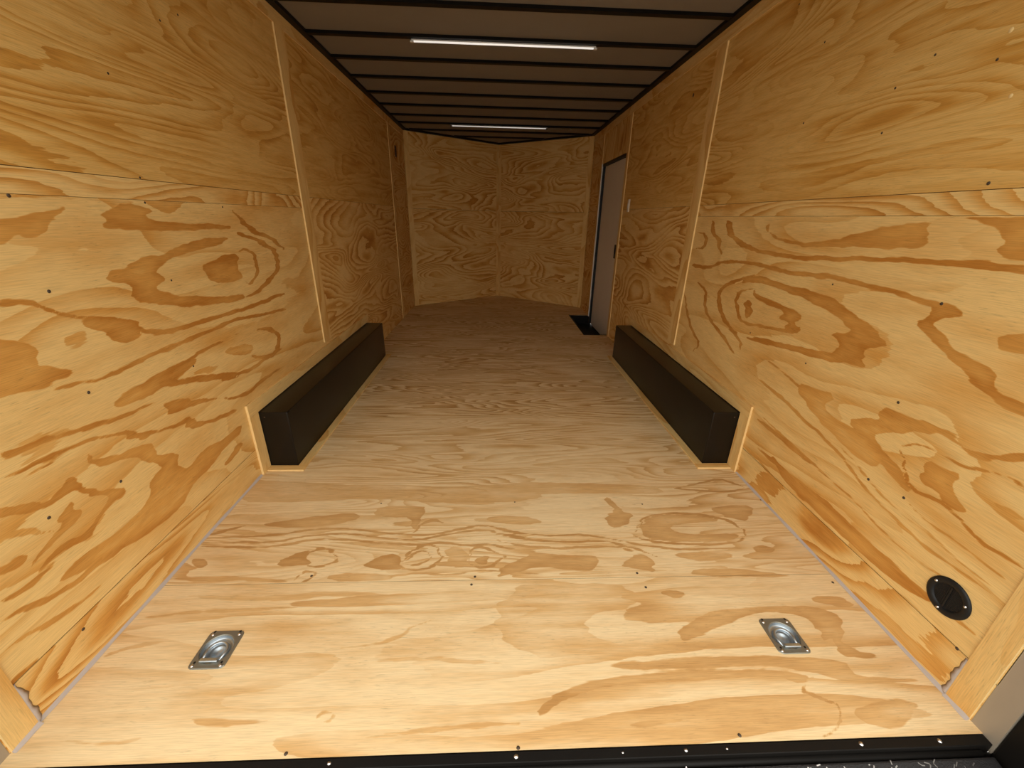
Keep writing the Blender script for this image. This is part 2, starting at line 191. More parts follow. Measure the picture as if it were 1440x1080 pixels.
def box(bm, lo, hi, mi=0, seed=None, grain='auto'):
    lo = Vector(lo); hi = Vector(hi); uvl = bm.loops.layers.uv.verify()
    vs = [bm.verts.new((a, b_, c)) for a in (lo.x, hi.x) for b_ in (lo.y, hi.y) for c in (lo.z, hi.z)]
    idx = [(0, 1, 3, 2), (4, 6, 7, 5), (0, 4, 5, 1), (2, 3, 7, 6), (0, 2, 6, 4), (1, 5, 7, 3)]
    d = [(hi-lo)[i] for i in range(3)]
    ga = max(range(3), key=lambda i: d[i]) if grain == 'auto' else grain
    su, sv = (rnd.uniform(0, 50), rnd.uniform(0, 50)) if seed is None else seed
    out = []
    for f_ in idx:
        f = bm.faces.new([vs[i] for i in f_]); f.material_index = mi; out.append(f)
        others = [i for i in range(3) if i != ga]
        for lp in f.loops:
            c = lp.vert.co
            lp[uvl].uv = (c[ga]+su, c[others[0]]+c[others[1]]+sv)
    return out
def bevel(bm, w, seg=2):
    bmesh.ops.bevel(bm, geom=list(bm.edges), offset=w, segments=seg, profile=.6, affect='EDGES')
def prism(bm, pts, axis_z0, axis_z1, tf=None, mi=0):
    a = [bm.verts.new((x, y_, axis_z0)) for x, y_ in pts]; b_ = [bm.verts.new((x, y_, axis_z1)) for x, y_ in pts]
    n = len(pts); bm.faces.new(a[::-1]).material_index = mi; bm.faces.new(b_).material_index = mi
    for i in range(n): bm.faces.new((a[i], a[(i+1) % n], b_[(i+1) % n], b_[i])).material_index = mi
    if tf: bmesh.ops.transform(bm, matrix=tf, verts=a+b_)
    return a+b_
def lathe(bm, prof, n=32, tf=None, mi=0, close=True):
    rings = []
    for r_, z_ in prof:
        if r_ < 1e-6: rings.append([bm.verts.new((0, 0, z_))])
        else: rings.append([bm.verts.new((r_*math.cos(2*PI*i/n), r_*math.sin(2*PI*i/n), z_)) for i in range(n)])
    for a, b_ in zip(rings, rings[1:]):
        for i in range(n):
            j = (i+1) % n
            if len(a) == 1 and len(b_) == 1: continue
            if len(a) == 1: f = bm.faces.new((a[0], b_[j], b_[i]))
            elif len(b_) == 1: f = bm.faces.new((a[i], a[j], b_[0]))
            else: f = bm.faces.new((a[i], a[j], b_[j], b_[i]))
            f.material_index = mi; f.smooth = True
    vs = [v for rg in rings for v in rg]
    if tf: bmesh.ops.transform(bm, matrix=tf, verts=vs)
    return vs
def tube(bm, pts, r_, n=10, closed=False):
    pts = [Vector(q) for q in pts]; rings = []
    m = len(pts)
    for i, q in enumerate(pts):
        a = pts[(i-1) % m] if (closed or i > 0) else q; b_ = pts[(i+1) % m] if (closed or i < m-1) else q
        t = (b_-a).normalized(); ref = Vector((0, 0, 1)) if abs(t.z) < .9 else Vector((1, 0, 0))
        s = t.cross(ref).normalized(); u_ = s.cross(t)
        rings.append([bm.verts.new(q+s*r_*math.cos(2*PI*k/n)+u_*r_*math.sin(2*PI*k/n)) for k in range(n)])
    rg = list(zip(rings, rings[1:]))+([(rings[-1], rings[0])] if closed else [])
    for a, b_ in rg:
        for k in range(n): bm.faces.new((a[k], a[(k+1) % n], b_[(k+1) % n], b_[k])).smooth = True
    if not closed: bm.faces.new(rings[0][::-1]); bm.faces.new(rings[-1])
# figured sheet: dense front grid carrying the wood figure (signed distance to the latewood patches)
def seg_sd(P, poly):
    n = len(poly); d = np.full(len(P), 1e9); ins = np.zeros(len(P), bool)
    for i in range(n):
        a = poly[i]; b_ = poly[(i+1) % n]; e = b_-a; wv = P-a
        t = np.clip((wv@e)/max(e@e, 1e-12), 0, 1); q = wv-t[:, None]*e; d = np.minimum(d, (q*q).sum(1))
        c1 = (a[1] <= P[:, 1]) & (b_[1] > P[:, 1]) | (b_[1] <= P[:, 1]) & (a[1] > P[:, 1])
        with np.errstate(divide='ignore', invalid='ignore'):
            xi = a[0]+(P[:, 1]-a[1])/(b_[1]-a[1] if b_[1] != a[1] else 1e-12)*e[0]
        ins ^= c1 & (P[:, 0] < xi)
    d = np.sqrt(d); return np.where(ins, d, -d)
def smooth_poly(q):
    for _ in range(1):
        nx = np.roll(q, -1, 0); q = np.stack([q*.75+nx*.25, q*.25+nx*.75], 1).reshape(-1, 2)
    return q
def vnoise(a, b_, seed):
    R_ = np.random.RandomState(seed).rand(257, 257)
    i = np.floor(a).astype(int); j = np.floor(b_).astype(int); fa = a-i; fb = b_-j
    fa = fa*fa*(3-2*fa); fb = fb*fb*(3-2*fb); g_ = lambda x_, y_: R_[x_ % 257, y_ % 257]
    return (g_(i, j)*(1-fa)+g_(i+1, j)*fa)*(1-fb)+(g_(i, j+1)*(1-fa)+g_(i+1, j+1)*fa)*fb
def figured(name, key, fixed, a0, a1, b0, b1, step, mat, parent, skip=None, seed=(3, 5)):
    na = max(2, int(round((a1-a0)/step))); nb = max(2, int(round((b1-b0)/step)))
    A = np.linspace(a0, a1, na+1); B = np.linspace(b0, b1, nb+1)
    G = np.stack(np.meshgrid(A, B, indexing='ij'), -1).reshape(-1, 2)
    Q = G.copy()
    Q[:, 0] += (vnoise(G[:, 0]/.35, G[:, 1]/.016, 1)-.5)*.030+(vnoise(G[:, 0]/.6, G[:, 1]/.045, 2)-.5)*.030
    kf = .45 if key == 'F' else 1
    Q[:, 1] += kf*(vnoise(G[:, 0]/.07, G[:, 1]/.05, 3)-.5)*.008+kf*(vnoise(G[:, 0]/.025, G[:, 1]/.03, 4)-.5)*.003
    sd = np.full(len(G), -.03); st = np.full(len(G), .7)
    for s, q in TRACE[key]:
        poly = smooth_poly(np.array(q, float).reshape(-1, 2)/1000)
        lo = poly.min(0)-.03; hi = poly.max(0)+.03
        m = np.where((G[:, 0] > lo[0]) & (G[:, 0] < hi[0]) & (G[:, 1] > lo[1]) & (G[:, 1] < hi[1]))[0]
        if not len(m): continue
        d = seg_sd(Q[m], poly); better = d > sd[m]
        st[m[better]] = s; sd[m] = np.maximum(sd[m], d)
    if key == 'F': co = np.stack([G[:, 0], G[:, 1], np.full(len(G), fixed)], 1)
    else: co = np.stack([np.full(len(G), fixed), G[:, 0], G[:, 1]], 1)
    faces = []
    for i in range(na):
        for j in range(nb):
            ca = (A[i]+A[i+1])/2; cb = (B[j]+B[j+1])/2
            if skip and skip(ca, cb): continue
            k = i*(nb+1)+j; q = (k, k+nb+1, k+nb+2, k+1)
            faces.append(q if key != 'R' else q[::-1])
    me = bpy.data.meshes.new(name); me.from_pydata(co.tolist(), [], faces); me.update()
    for nm, arr in (('sd', sd), ('st', st)):
        at = me.attributes.new(nm, 'FLOAT', 'POINT'); at.data.foreach_set('value', arr.astype(np.float32))
    uvl = me.uv_layers.new(name='UVMap'); li = np.empty(len(me.loops), np.int32); me.loops.foreach_get('vertex_index', li)
    ga = G[li]+np.array(seed); uvl.data.foreach_set('uv', ga.astype(np.float32).ravel())
    me.materials.append(mat)
    o = bpy.data.objects.new(name, me); C.collection.objects.link(o); o.parent = parent
    if key == 'L' : pass
    return o

# ------------------------------------------------------------------ setting: floor
def ring_hole(cx, cy, rr=.046): return lambda a, b_: (a-cx)**2+(b_-cy)**2 < rr*rr
RX = (-.887, .872); RY = .264
bm = bmesh.new()
WELL = (.967, 1.22, 3.845, 4.85)
G = .0006
def fsheet(y0, y1, x0=-XW, x1=XW):
    box(bm, (x0, y0+G, -.016), (x1, y1-G, 0), 0, grain=0)
fsheet(3.0, 3.845); fsheet(3.845, 4.22, x1=WELL[0]); fsheet(4.22, 4.85, x1=WELL[0]); fsheet(4.85, YF)
# nose triangle
vs = prism(bm, [(-XW, YF), (XW, YF), (0, YA)], -.016, 0)
uvl = bm.loops.layers.uv.verify()
for v in vs:
    for lp in v.link_loops: lp[uvl].uv = (v.co.x+9, v.co.y+4)
# sub floor, edges
for (x0, x1, y0, y1) in ((-XW-.04, WELL[0], .5, YF), (WELL[0], XW+.04, .5, 3.845), (WELL[0], XW+.04, 4.85, YF)):
    box(bm, (x0, y0, -.10), (x1, y1, -.017), 1)
box(bm, (-XW-.04, -.012, -.10), (XW+.04, .5, -.05), 1)
prism(bm, [(-XW-.04, YF), (XW+.04, YF), (0, YA+.04)], -.1, -.017, mi=1)
floor = link('floor', bm, [M_floor, M_dark], kind='structure')
skip1 = lambda a, b_: ring_hole(RX[0], RY)(a, b_) or ring_hole(RX[1], RY)(a, b_)
figured('plywood_sheet', 'F', 0.0, -XW, XW, -.012, .4985, .0065, M_floor_nr, floor, skip1, (11, 2))
figured('plywood_sheet', 'F', 0.0, -XW, XW, .4995, 1.7793, .007, M_floor_tr, floor, None, (14, 7))
bm = bmesh.new(); box(bm, (-XW, 1.7803, -.016), (XW, 2.9993, 0), 0, grain=0); link('plywood_sheet', bm, M_floor, floor)

# ------------------------------------------------------------------ setting: walls
def wall(side):
    s = -1 if side == 'left' else 1; x = s*XW
    bm = bmesh.new()
    def sh(y0, y1, z0, z1, mi=0, d=0, grain=1):
        a, b_ = sorted((x-s*d, x+s*.009)); g_ = .0009
        box(bm, (a, y0+g_, z0+g_), (b_, y1-g_, z1-g_), mi, grain=grain)
    door = side == 'right'
    rows = [(.0, .016), (2.17, 3.83 if door else 4.575)]
    # sheets (the near lower sheet is added as a figured sheet)
    sh(.016, 2.17, 0, ZB); sh(.016, 2.17, ZS0, ZS1); sh(.016, 2.17, ZS1, H, 1)
    e = 3.83 if door else 4.575
    sh(2.17, e, 0, ZB); sh(2.17, e, ZB, ZS1); sh(2.17, e, ZS1, H, 1)
    if door:
        sh(3.83, 4.80, 1.825, H, 0, grain=2); sh(4.80, YF, 0, ZS1); sh(4.80, YF, ZS1, H)
    else:
        sh(4.575, YF, 0, ZS1); sh(4.575, YF, ZS1, H)
    # framing / skin behind the sheets
    def back(y0, y1, z0, z1, dx0=.010, dx1=.06):
        a, b_ = sorted((x+s*dx0, x+s*dx1)); box(bm, (a, y0, z0), (b_, y1, z1), 2)
    if door:
        back(.018, 3.83, -.1, H+.06); back(4.80, YF+.02, -.1, H+.06); back(3.83, 4.80, 1.825, H+.06); back(3.83, 4.80, -.2, 1.825, .055, .08)
    else: back(.018, YF+.02, -.1, H+.06)
    o = link('wall_'+side, bm, [M_wall, M_wall_up, M_dark], kind='structure')
    figured('plywood_sheet', 'R' if s > 0 else 'L', x, .016, 2.17, ZB+.002, ZS0-.0002, .0065, M_wall_tr, o, None, (21+s*4, 3+s))
    return o
wl = wall('left'); wr = wall('right')
# V nose walls
def nose(s):
    A = Vector((s*XW, YF, 0)); B = Vector((0, YA, 0)); u = (B-A).normalized(); L = (B-A).length
    n = Vector((-u.y, u.x, 0)) if s > 0 else Vector((u.y, -u.x, 0))   # towards the room
    if n.y > 0: n = -n
    tf = Matrix.Identity(4)
    for i in range(3): tf[i][0] = u[i]; tf[i][1] = -n[i]; tf[i][2] = (0, 0, 1)[i]
    tf.translation = A
    def bx(b_m, a0, a1, z0, z1, d0, d1, mi=0, grain=0):
        n0 = len(b_m.verts); box(b_m, (a0, d0, z0), (a1, d1, z1), mi, grain=grain); b_m.verts.ensure_lookup_table()
        bmesh.ops.transform(b_m, matrix=tf, verts=b_m.verts[n0:])
    bm = bmesh.new()
    bx(bm, .003, L-.002, .001, 1.302, 0, .009); bx(bm, .003, L-.002, 1.305, H, 0, .009, 0)
    bx(bm, -.02, L+.03, -.1, H+.06, .0095, .06, 1)
    o = link('wall_front_right' if s > 0 else 'wall_front_left', bm, [M_wall, M_dark], kind='structure')
    if s < 0: bmesh_flip(o)
    t = bmesh.new(); bx(t, .006, .07, 0.0, H, -.0065, -.0002, 0, 2); a = link('trim_11' if s > 0 else 'trim_12', t, M_trim, kind='structure')
    t = bmesh.new(); bx(t, L-.045, L-.004, 0.0, H, -.0065, -.0002, 0, 2); b2 = link('trim_13' if s > 0 else 'trim_14', t, M_trim, kind='structure')
    t = bmesh.new(); bx(t, .04, L-.02, H, H+.05, -.045, 0.0, 0); c = link('trim_15' if s > 0 else 'trim_16', t, M_black, kind='structure')
    if s < 0:
        for q in (a, b2, c): bmesh_flip(q)
def bmesh_flip(o):
    b_ = bmesh.new(); b_.from_mesh(o.data); bmesh.ops.recalc_face_normals(b_, faces=b_.faces); b_.to_mesh(o.data); b_.free()
nose(-1); nose(1)
# ------------------------------------------------------------------ trims on the side walls
TR = [0]
def trim(lo, hi, mats=(M_trim, M_edge), grain='auto', edge=True):
    TR[0] += 1 if TR[0] not in (10,) else 7
    bm = bmesh.new(); fs = box(bm, lo, hi, 0, grain=grain)
    if edge and len(mats) > 1:
        fs[2].material_index = 1   # face towards the opening (-y)
        fs[4].material_index = 1   # underside
    return link('trim_%d' % TR[0], bm, list(mats), kind='structure')
def wt(s, y0, y1, z0, z1, t=.0065, **k):
    a, b_ = sorted((s*(XW-.0003), s*(XW-t))); return trim((a, y0, z0), (b_, y1, z1), **k)
ZT = 2.137
for s in (-1, 1):
    wt(s, .0195, .08, 0, ZT)                     # rear batten
    wt(s, 2.118, 2.23, .405, ZT, .009)           # middle batten
    if s < 0: wt(s, 4.53, 4.615, .0, ZT)
    else:
        wt(s, 3.765, 3.826, 0.0, ZT); wt(s, 4.803, 4.88, .0, ZT)
    wt(s, .0195, YF-.008, ZT+.001, H, .0065)
# black roof rails
for s in (-1, 1):
    bm = bmesh.new(); a, b_ = sorted((s*(XW+.03), s*(XW-.045))); box(bm, (a, -.04, H), (b_, YF+.01, H+.075))
    link('trim_%d' % (TR[0]+1), bm, M_black, kind='structure'); TR[0] += 1
# rear jambs, posts and header
for s in (-1, 1):
    bm = bmesh.new(); a, b_ = sorted((s*XW, s*(XW+.05)))
    vs = []
    pts = [(.0175, -.012), (.0175, H+.05), (-.04, H+.05), (-.04, -.030)]
    f0 = [bm.verts.new((s*XW, q[0], q[1])) for q in pts]; f1 = [bm.verts.new((s*(XW+.05), q[0], q[1])) for q in pts]
    bm.faces.new(f0); bm.faces.new(f1[::-1])
    for i in range(4): bm.faces.new((f0[i], f1[i], f1[(i+1) % 4], f0[(i+1) % 4]))
    bmesh.ops.recalc_face_normals(bm, faces=bm.faces)
    link('trim_%d' % (TR[0]+1), bm, M_jamb, kind='structure'); TR[0] += 1
    bm = bmesh.new(); a, b_ = sorted((s*(XW-.03), s*(XW+.06))); box(bm, (a, -.0405, -.30), (b_, -.0366, -.0315)); box(bm, (a, -.08, -.30), (b_, -.0405, -.05))
    link('trim_%d' % (TR[0]+1), bm, M_black, kind='structure'); TR[0] += 1
    bm = bmesh.new(); a, b_ = sorted((s*(XW+.004), s*(XW+.12))); box(bm, (a, -.16, -.30), (b_, -.041, H+.16)); bevel(bm, .004)
    o = link('rear_door_post', bm, M_black); tag(o, 'black steel rear door post at the %s edge of the opening' % ('left' if s < 0 else 'right'), 'post', None)
bm = bmesh.new(); box(bm, (-XW-.05, -.16, H+.08), (XW+.05, -.041, H+.26)); o = link('trim_40', bm, M_black, kind='structure')

# ------------------------------------------------------------------ ceiling
bm = bmesh.new(); box(bm, (-XW-.05, -.04, 2.2225), (XW+.05, YF, 2.26)); prism(bm, [(-XW-.05, YF), (XW+.05, YF), (0, YA+.05)], 2.2225, 2.26)
bm2 = link('ceiling', bm, M_ceil, kind='structure')
bmesh_flip(bm2)
names = ['nearest to the open rear end', 'second from the rear, above the brighter strip light', 'third from the rear', 'fourth from the rear', 'fifth from the rear', 'sixth from the rear', 'seventh from the rear',
         'eighth from the rear, holding the far strip light', 'ninth from the rear, beyond the far light', 'short one nearest the pointed front wall']
ends = [2.074, 2.494, 2.888, 3.300, 3.735, 4.145, 4.575, 4.962, 5.365, 5.76]
for i, ye in enumerate(ends):
    hw = XW-.044 if ye < YF-.05 else (YA-ye)/(YA-YF)*XW-.07
    bm = bmesh.new()
    # hat-section roof bow
    prof = [(-.020, 0), (.020, 0), (.016, .0172), (-.016, .0172)]
    A_ = [bm.verts.new((-hw, q[0], q[1])) for q in prof]; B_ = [bm.verts.new((hw, q[0], q[1])) for q in prof]
    bm.faces.new(A_); bm.faces.new(B_[::-1])
    for k in range(4): bm.faces.new((A_[k], B_[k], B_[(k+1) % 4], A_[(k+1) % 4]))
    bmesh.ops.recalc_face_normals(bm, faces=bm.faces)
    o = link('roof_rib', bm, M_black); o.location = (0, ye-.020, 2.2053)
    tag(o, 'black roof rib across the ceiling, '+names[i], 'roof rib', 'black roof ribs')

# ------------------------------------------------------------------ strip lights
def strip(loc, led, label, zrot):
    t = thing('strip_light', label, 'light', loc, 'ceiling strip lights', zrot)
    bm = bmesh.new(); box(bm, (-.565, -.009, .011), (.565, .009, .0185)); bevel(bm, .0015); link('housing', bm, M_white, t)
    bm = bmesh.new()
    n = 8; P = [( .008*math.cos(PI+PI*k/n), .011+.007*math.sin(PI+PI*k/n)) for k in range(n+1)]
    A_ = [bm.verts.new((-.55, q[0], q[1])) for q in P]; B_ = [bm.verts.new((.55, q[0], q[1])) for q in P]
    for k in range(n): bm.faces.new((A_[k], A_[k+1], B_[k+1], B_[k])).smooth = True
    bm.faces.new(A_); bm.faces.new(B_); bmesh.ops.recalc_face_normals(bm, faces=bm.faces)
    link('diffuser', bm, led, t)
    for s in (-1, 1):
        bm = bmesh.new(); a, b_ = sorted((s*.5505, s*.572)); box(bm, (a, -.009, .003), (b_, .009, .0108)); bevel(bm, .002); link('end_cap', bm, M_white if led == mled else M_plastic, t)
    return t
strip((-.002, 2.492, 2.1865), mled, 'bright white strip light under the roof rib near the rear', 0)
t2 = strip((-.01, 4.955, 2.1865), mled2, 'dimmer far strip light close to the front wall', 0)
bm = bmesh.new(); tube(bm, [(.57, 0, .012), (.62, .005, .010), (.75, .006, .010), (.835, .006, .010)], .004, 8); link('cable', bm, M_zinc, t2)
bm = bmesh.new(); box(bm, (.835, -.006, .0), (.85, .018, .0185)); bevel(bm, .002); link('junction_clip', bm, M_zinc, t2)

# ------------------------------------------------------------------ wheel boxes
def wheel_box(s):
    side = 'left' if s < 0 else 'right'
    t = thing('wheel_well_box', 'long black wheel well box with plywood border along the %s wall' % side, 'wheel box', (s*XW, 1.235, 0), 'wheel well boxes')
    bw, L, h = .147, 1.822, .312
    def bx(bm_, a0, a1, y0, y1, z0, z1, **k):
        xa, xb = sorted((-s*a0, -s*a1)); return box(bm_, (xa, y0, z0), (xb, y1, z1), **k)
    bm = bmesh.new(); bx(bm, .0008, bw, 0, L, .0008, h); bevel(bm, .006, 3); link('body', bm, M_box, t, True)
    # folded seams
    bm = bmesh.new(); bx(bm, bw-.0005, bw+.0012, .02, L-.02, h-.004, h-.001); link('top_seam', bm, M_plastic, t)
    bm = bmesh.new(); bx(bm, bw*.2, bw*.2+.006, -.0018, -.0002, h-.03, h-.024); link('screw', bm, M_screw, t)
    w = .062; th = .011
    def tb(*a, g_='auto'):
        bm = bmesh.new(); fs = bx(bm, *a, grain=g_); fs[2].material_index = 1
        if a[5]-a[4] < .02: pass
        link('trim_board', bm, [M_trim, M_edge], t)
    tb(.0003, th, -.075, L+.05, h+.004, h+.068)       # above, on the wall
    tb(.0003, th, -.075, -.004, .0005, h+.0035)       # near end, on the wall
    tb(.0003, th, L+.004, L+.05, .0005, h+.0035)      # far end, on the wall
    tb(th+.001, bw+.045, -.045, -.004, .0005, .008)   # near end, on the floor
    tb(bw+.003, bw+.045, -.003, L+.02, .0005, .008)   # along the floor
    return t
wheel_box(-1); wheel_box(1)

# ------------------------------------------------------------------ caulk joints
def caulk(x, y0, y1, s, n=60):
    bm = bmesh.new()
    rows = []
    for i in range(n+1):
        yy = y0+(y1-y0)*i/n; wv = .008*(1+.15*math.sin(i*.37+s)+.08*math.sin(i*.9))
        rows.append([bm.verts.new((x, yy, 0.0005)), bm.verts.new((x, yy, wv)), bm.verts.new((x-s*wv*.5, yy, wv*.42)), bm.verts.new((x-s*wv, yy, .0005))])
    for a, b_ in zip(rows, rows[1:]):
        for k in range(4): bm.faces.new((a[k], b_[k], b_[(k+1) % 4], a[(k+1) % 4]))
    bm.faces.new(rows[0][::-1]); bm.faces.new(rows[-1]); bmesh.ops.recalc_face_normals(bm, faces=bm.faces)
    TR[0] += 1; return link('trim_%d' % TR[0], bm, M_caulk, kind='structure')
for s in (-1, 1):
    caulk(s*XW, .082, 1.155, s); caulk(s*(XW-.0066), .018, .081, s, 8)
    # smear up the batten edge in the rear corner
    bm = bmesh.new(); n = 40; rows = []
    for i in range(n+1):
        z0 = .004+i*(.0035 if s > 0 else .0036); wv = (.015+.003*math.sin(i*.33+s)+.0015*math.sin(i*.8))*(1-.5*max(0, i-30)/10)
        x1 = s*(XW-.0004); x2 = s*(XW-.0062)
        rows.append([bm.verts.new((x1, .0803, z0)), bm.verts.new((x2, .0803, z0)), bm.verts.new((s*(XW-.0045), .0803+wv*.5, z0)), bm.verts.new((x1, .0803+wv, z0))])
    for a, b_ in zip(rows, rows[1:]):
        for k in range(4): bm.faces.new((a[k], b_[k], b_[(k+1) % 4], a[(k+1) % 4])).smooth = True
    bm.faces.new(rows[0][::-1]); bm.faces.new(rows[-1]); bmesh.ops.recalc_face_normals(bm, faces=bm.faces)
    TR[0] += 1; link('trim_%d' % TR[0], bm, M_caulk, kind='structure')

# ------------------------------------------------------------------ screws in the plywood (parts of their wall / floor)
sbm = bmesh.new(); lathe(sbm, [(0.0, .0022), (.0026, .0020), (.0048, .0010), (.0052, 0)], 12)
sme = bpy.data.meshes.new('screw'); sbm.to_mesh(sme); sbm.free(); sme.materials.append(M_screw)
def screw(parent, loc, axis, sc=1.0, mat=None):
    me = sme
    o = bpy.data.objects.new('screw', me); C.collection.objects.link(o); o.parent = parent
    o.location = loc; o.scale = (sc, sc, sc)
    o.rotation_euler = {'L': (0, PI/2, 0), 'R': (0, -PI/2, 0), 'F': (0, 0, 0)}[axis]; return o
SCREWS = [["L", [-1.22, 0.523, 1.244]], ["L", [-1.22, 0.525, 1.017]], ["L", [-1.22, 0.52, 0.731]], ["L", [-1.22, 0.507, 0.434]], ["L", [-1.22, 0.94, 1.316]], ["L", [-1.22, 0.93, 1.241]], ["L", [-1.22, 1.343, 1.236]], ["L", [-1.22, 0.945, 0.986]], ["L", [-1.22, 0.929, 0.663]], ["L", [-1.22, 0.301, 0.469]], ["L", [-1.22, 0.936, 1.596]], ["L", [-1.22, 1.341, 1.881]], ["L", [-1.22, 1.234, 1.827]], ["L", [-1.22, 0.252, 0.115]], ["R", [1.22, 0.918, 1.01]], ["R", [1.22, 0.517, 1.016]], ["R", [1.22, 0.928, 0.69]], ["R", [1.22, 0.521, 0.703]], ["R", [1.22, 0.513, 0.418]], ["R", [1.22, 0.391, 0.436]], ["R", [1.22, 1.327, 0.71]], ["R", [1.22, 0.916, 1.626]], ["R", [1.22, 1.323, 1.605]], ["R", [1.22, 1.544, 2.073]], ["R", [1.22, 1.318, 1.873]], ["R", [1.22, 0.812, 1.681]], ["R", [1.22, 0.913, 1.502]], ["R", [1.22, 0.527, 1.326]], ["R", [1.22, 0.628, 1.616]], ["R", [1.22, 0.113, 0.146]], ["F", [-0.561, -0.002, 0.0]], ["F", [0.006, -0.007, 0.0]], ["F", [0.577, 0.003, 0.0]], ["F", [-0.571, 0.931, 0.0]], ["F", [0.04, 0.932, 0.0]], ["F", [-0.125, 0.514, 0.0]], ["F", [-0.136, 0.48, 0.0]], ["F", [0.49, 0.455, 0.0]], ["F", [0.479, 0.518, 0.0]], ["F", [1.213, 0.931, 0.0]], ["F", [-0.718, 0.53, 0.0]], ["F", [1.192, 0.461, 0.0]], ["F", [0.632, 0.909, 0.0]]]
for k_, q in SCREWS:
    par = {'L': wl, 'R': wr, 'F': floor}[k_]
    q[{'L': 0, 'R': 0, 'F': 2}[k_]] = {'L': -XW, 'R': XW, 'F': 0.0}[k_]
    screw(par, q, k_, .9 if q[1] < .6 else .7)

# ------------------------------------------------------------------ sill, ramp, ground
bm = bmesh.new(); box(bm, (-XW-.0, -.036, -.04), (XW+.0, -.0125, -.0015)); bevel(bm, .002)
sill = link('trim_50', bm, M_black, kind='structure')
bsm = bpy.data.meshes.new('bright_screw'); bb = bmesh.new(); lathe(bb, [(0, .003), (.003, .0026), (.0055, .0008), (.006, 0)], 12); bb.to_mesh(bsm); bb.free(); bsm.materials.append(M_bright)
for x_, sc in ((-.985, 1), (-.45, .8), (.0, 1), (.265, .5), (.425, .8), (.53, .5), (.88, 1), (1.09, 1)):
    o = bpy.data.objects.new('screw', bsm); C.collection.objects.link(o); o.parent = sill; o.location = (x_, -.023, -.0015); o.scale = (sc*.9,)*3
t = thing('ramp_door', 'black ramp door with rough grip coating folded down below the floor edge', 'ramp door', (0, -.040, -.012))
bm = bmesh.new(); tube(bm, [(-XW+.03, .0, -.012), (XW-.03, .0, -.012)], .010, 12); link('hinge_rod', bm, M_black, t, True)
bm = bmesh.new(); box(bm, (-XW+.01, -2.2, -.045), (XW-.01, -.014, 0)); bevel(bm, .004)
rp = link('ramp_panel', bm, M_ramp, t); rp.rotation_euler = (math.radians(13.5), 0, 0)
fb = bmesh.new(); rr_ = random.Random(3)
for i in range(60):
    x_ = rr_.uniform(.1, 1.15); y_ = -.016-abs(rr_.gauss(0, .012)); L_ = rr_.uniform(.002, .007); a_ = rr_.uniform(0, PI)
    v_ = [fb.verts.new((x_+dx*L_*math.cos(a_)-dy*.0012*math.sin(a_), y_+dx*L_*math.sin(a_)+dy*.0012*math.cos(a_), .0006)) for dx, dy in ((-1, -1), (1, -1), (1, 1), (-1, 1))]
    fb.faces.new(v_)
fl = link('paint_flecks', fb, M_bright, t); fl.rotation_euler = rp.rotation_euler; fl['kind'] = 'stuff'; fl['label'] = 'pale scuffs and flecks on the black coating'
bm = bmesh.new(); box(bm, (-14, -16, -.66), (14, 14, -.60)); link('ground', bm, M_ground, kind='structure')

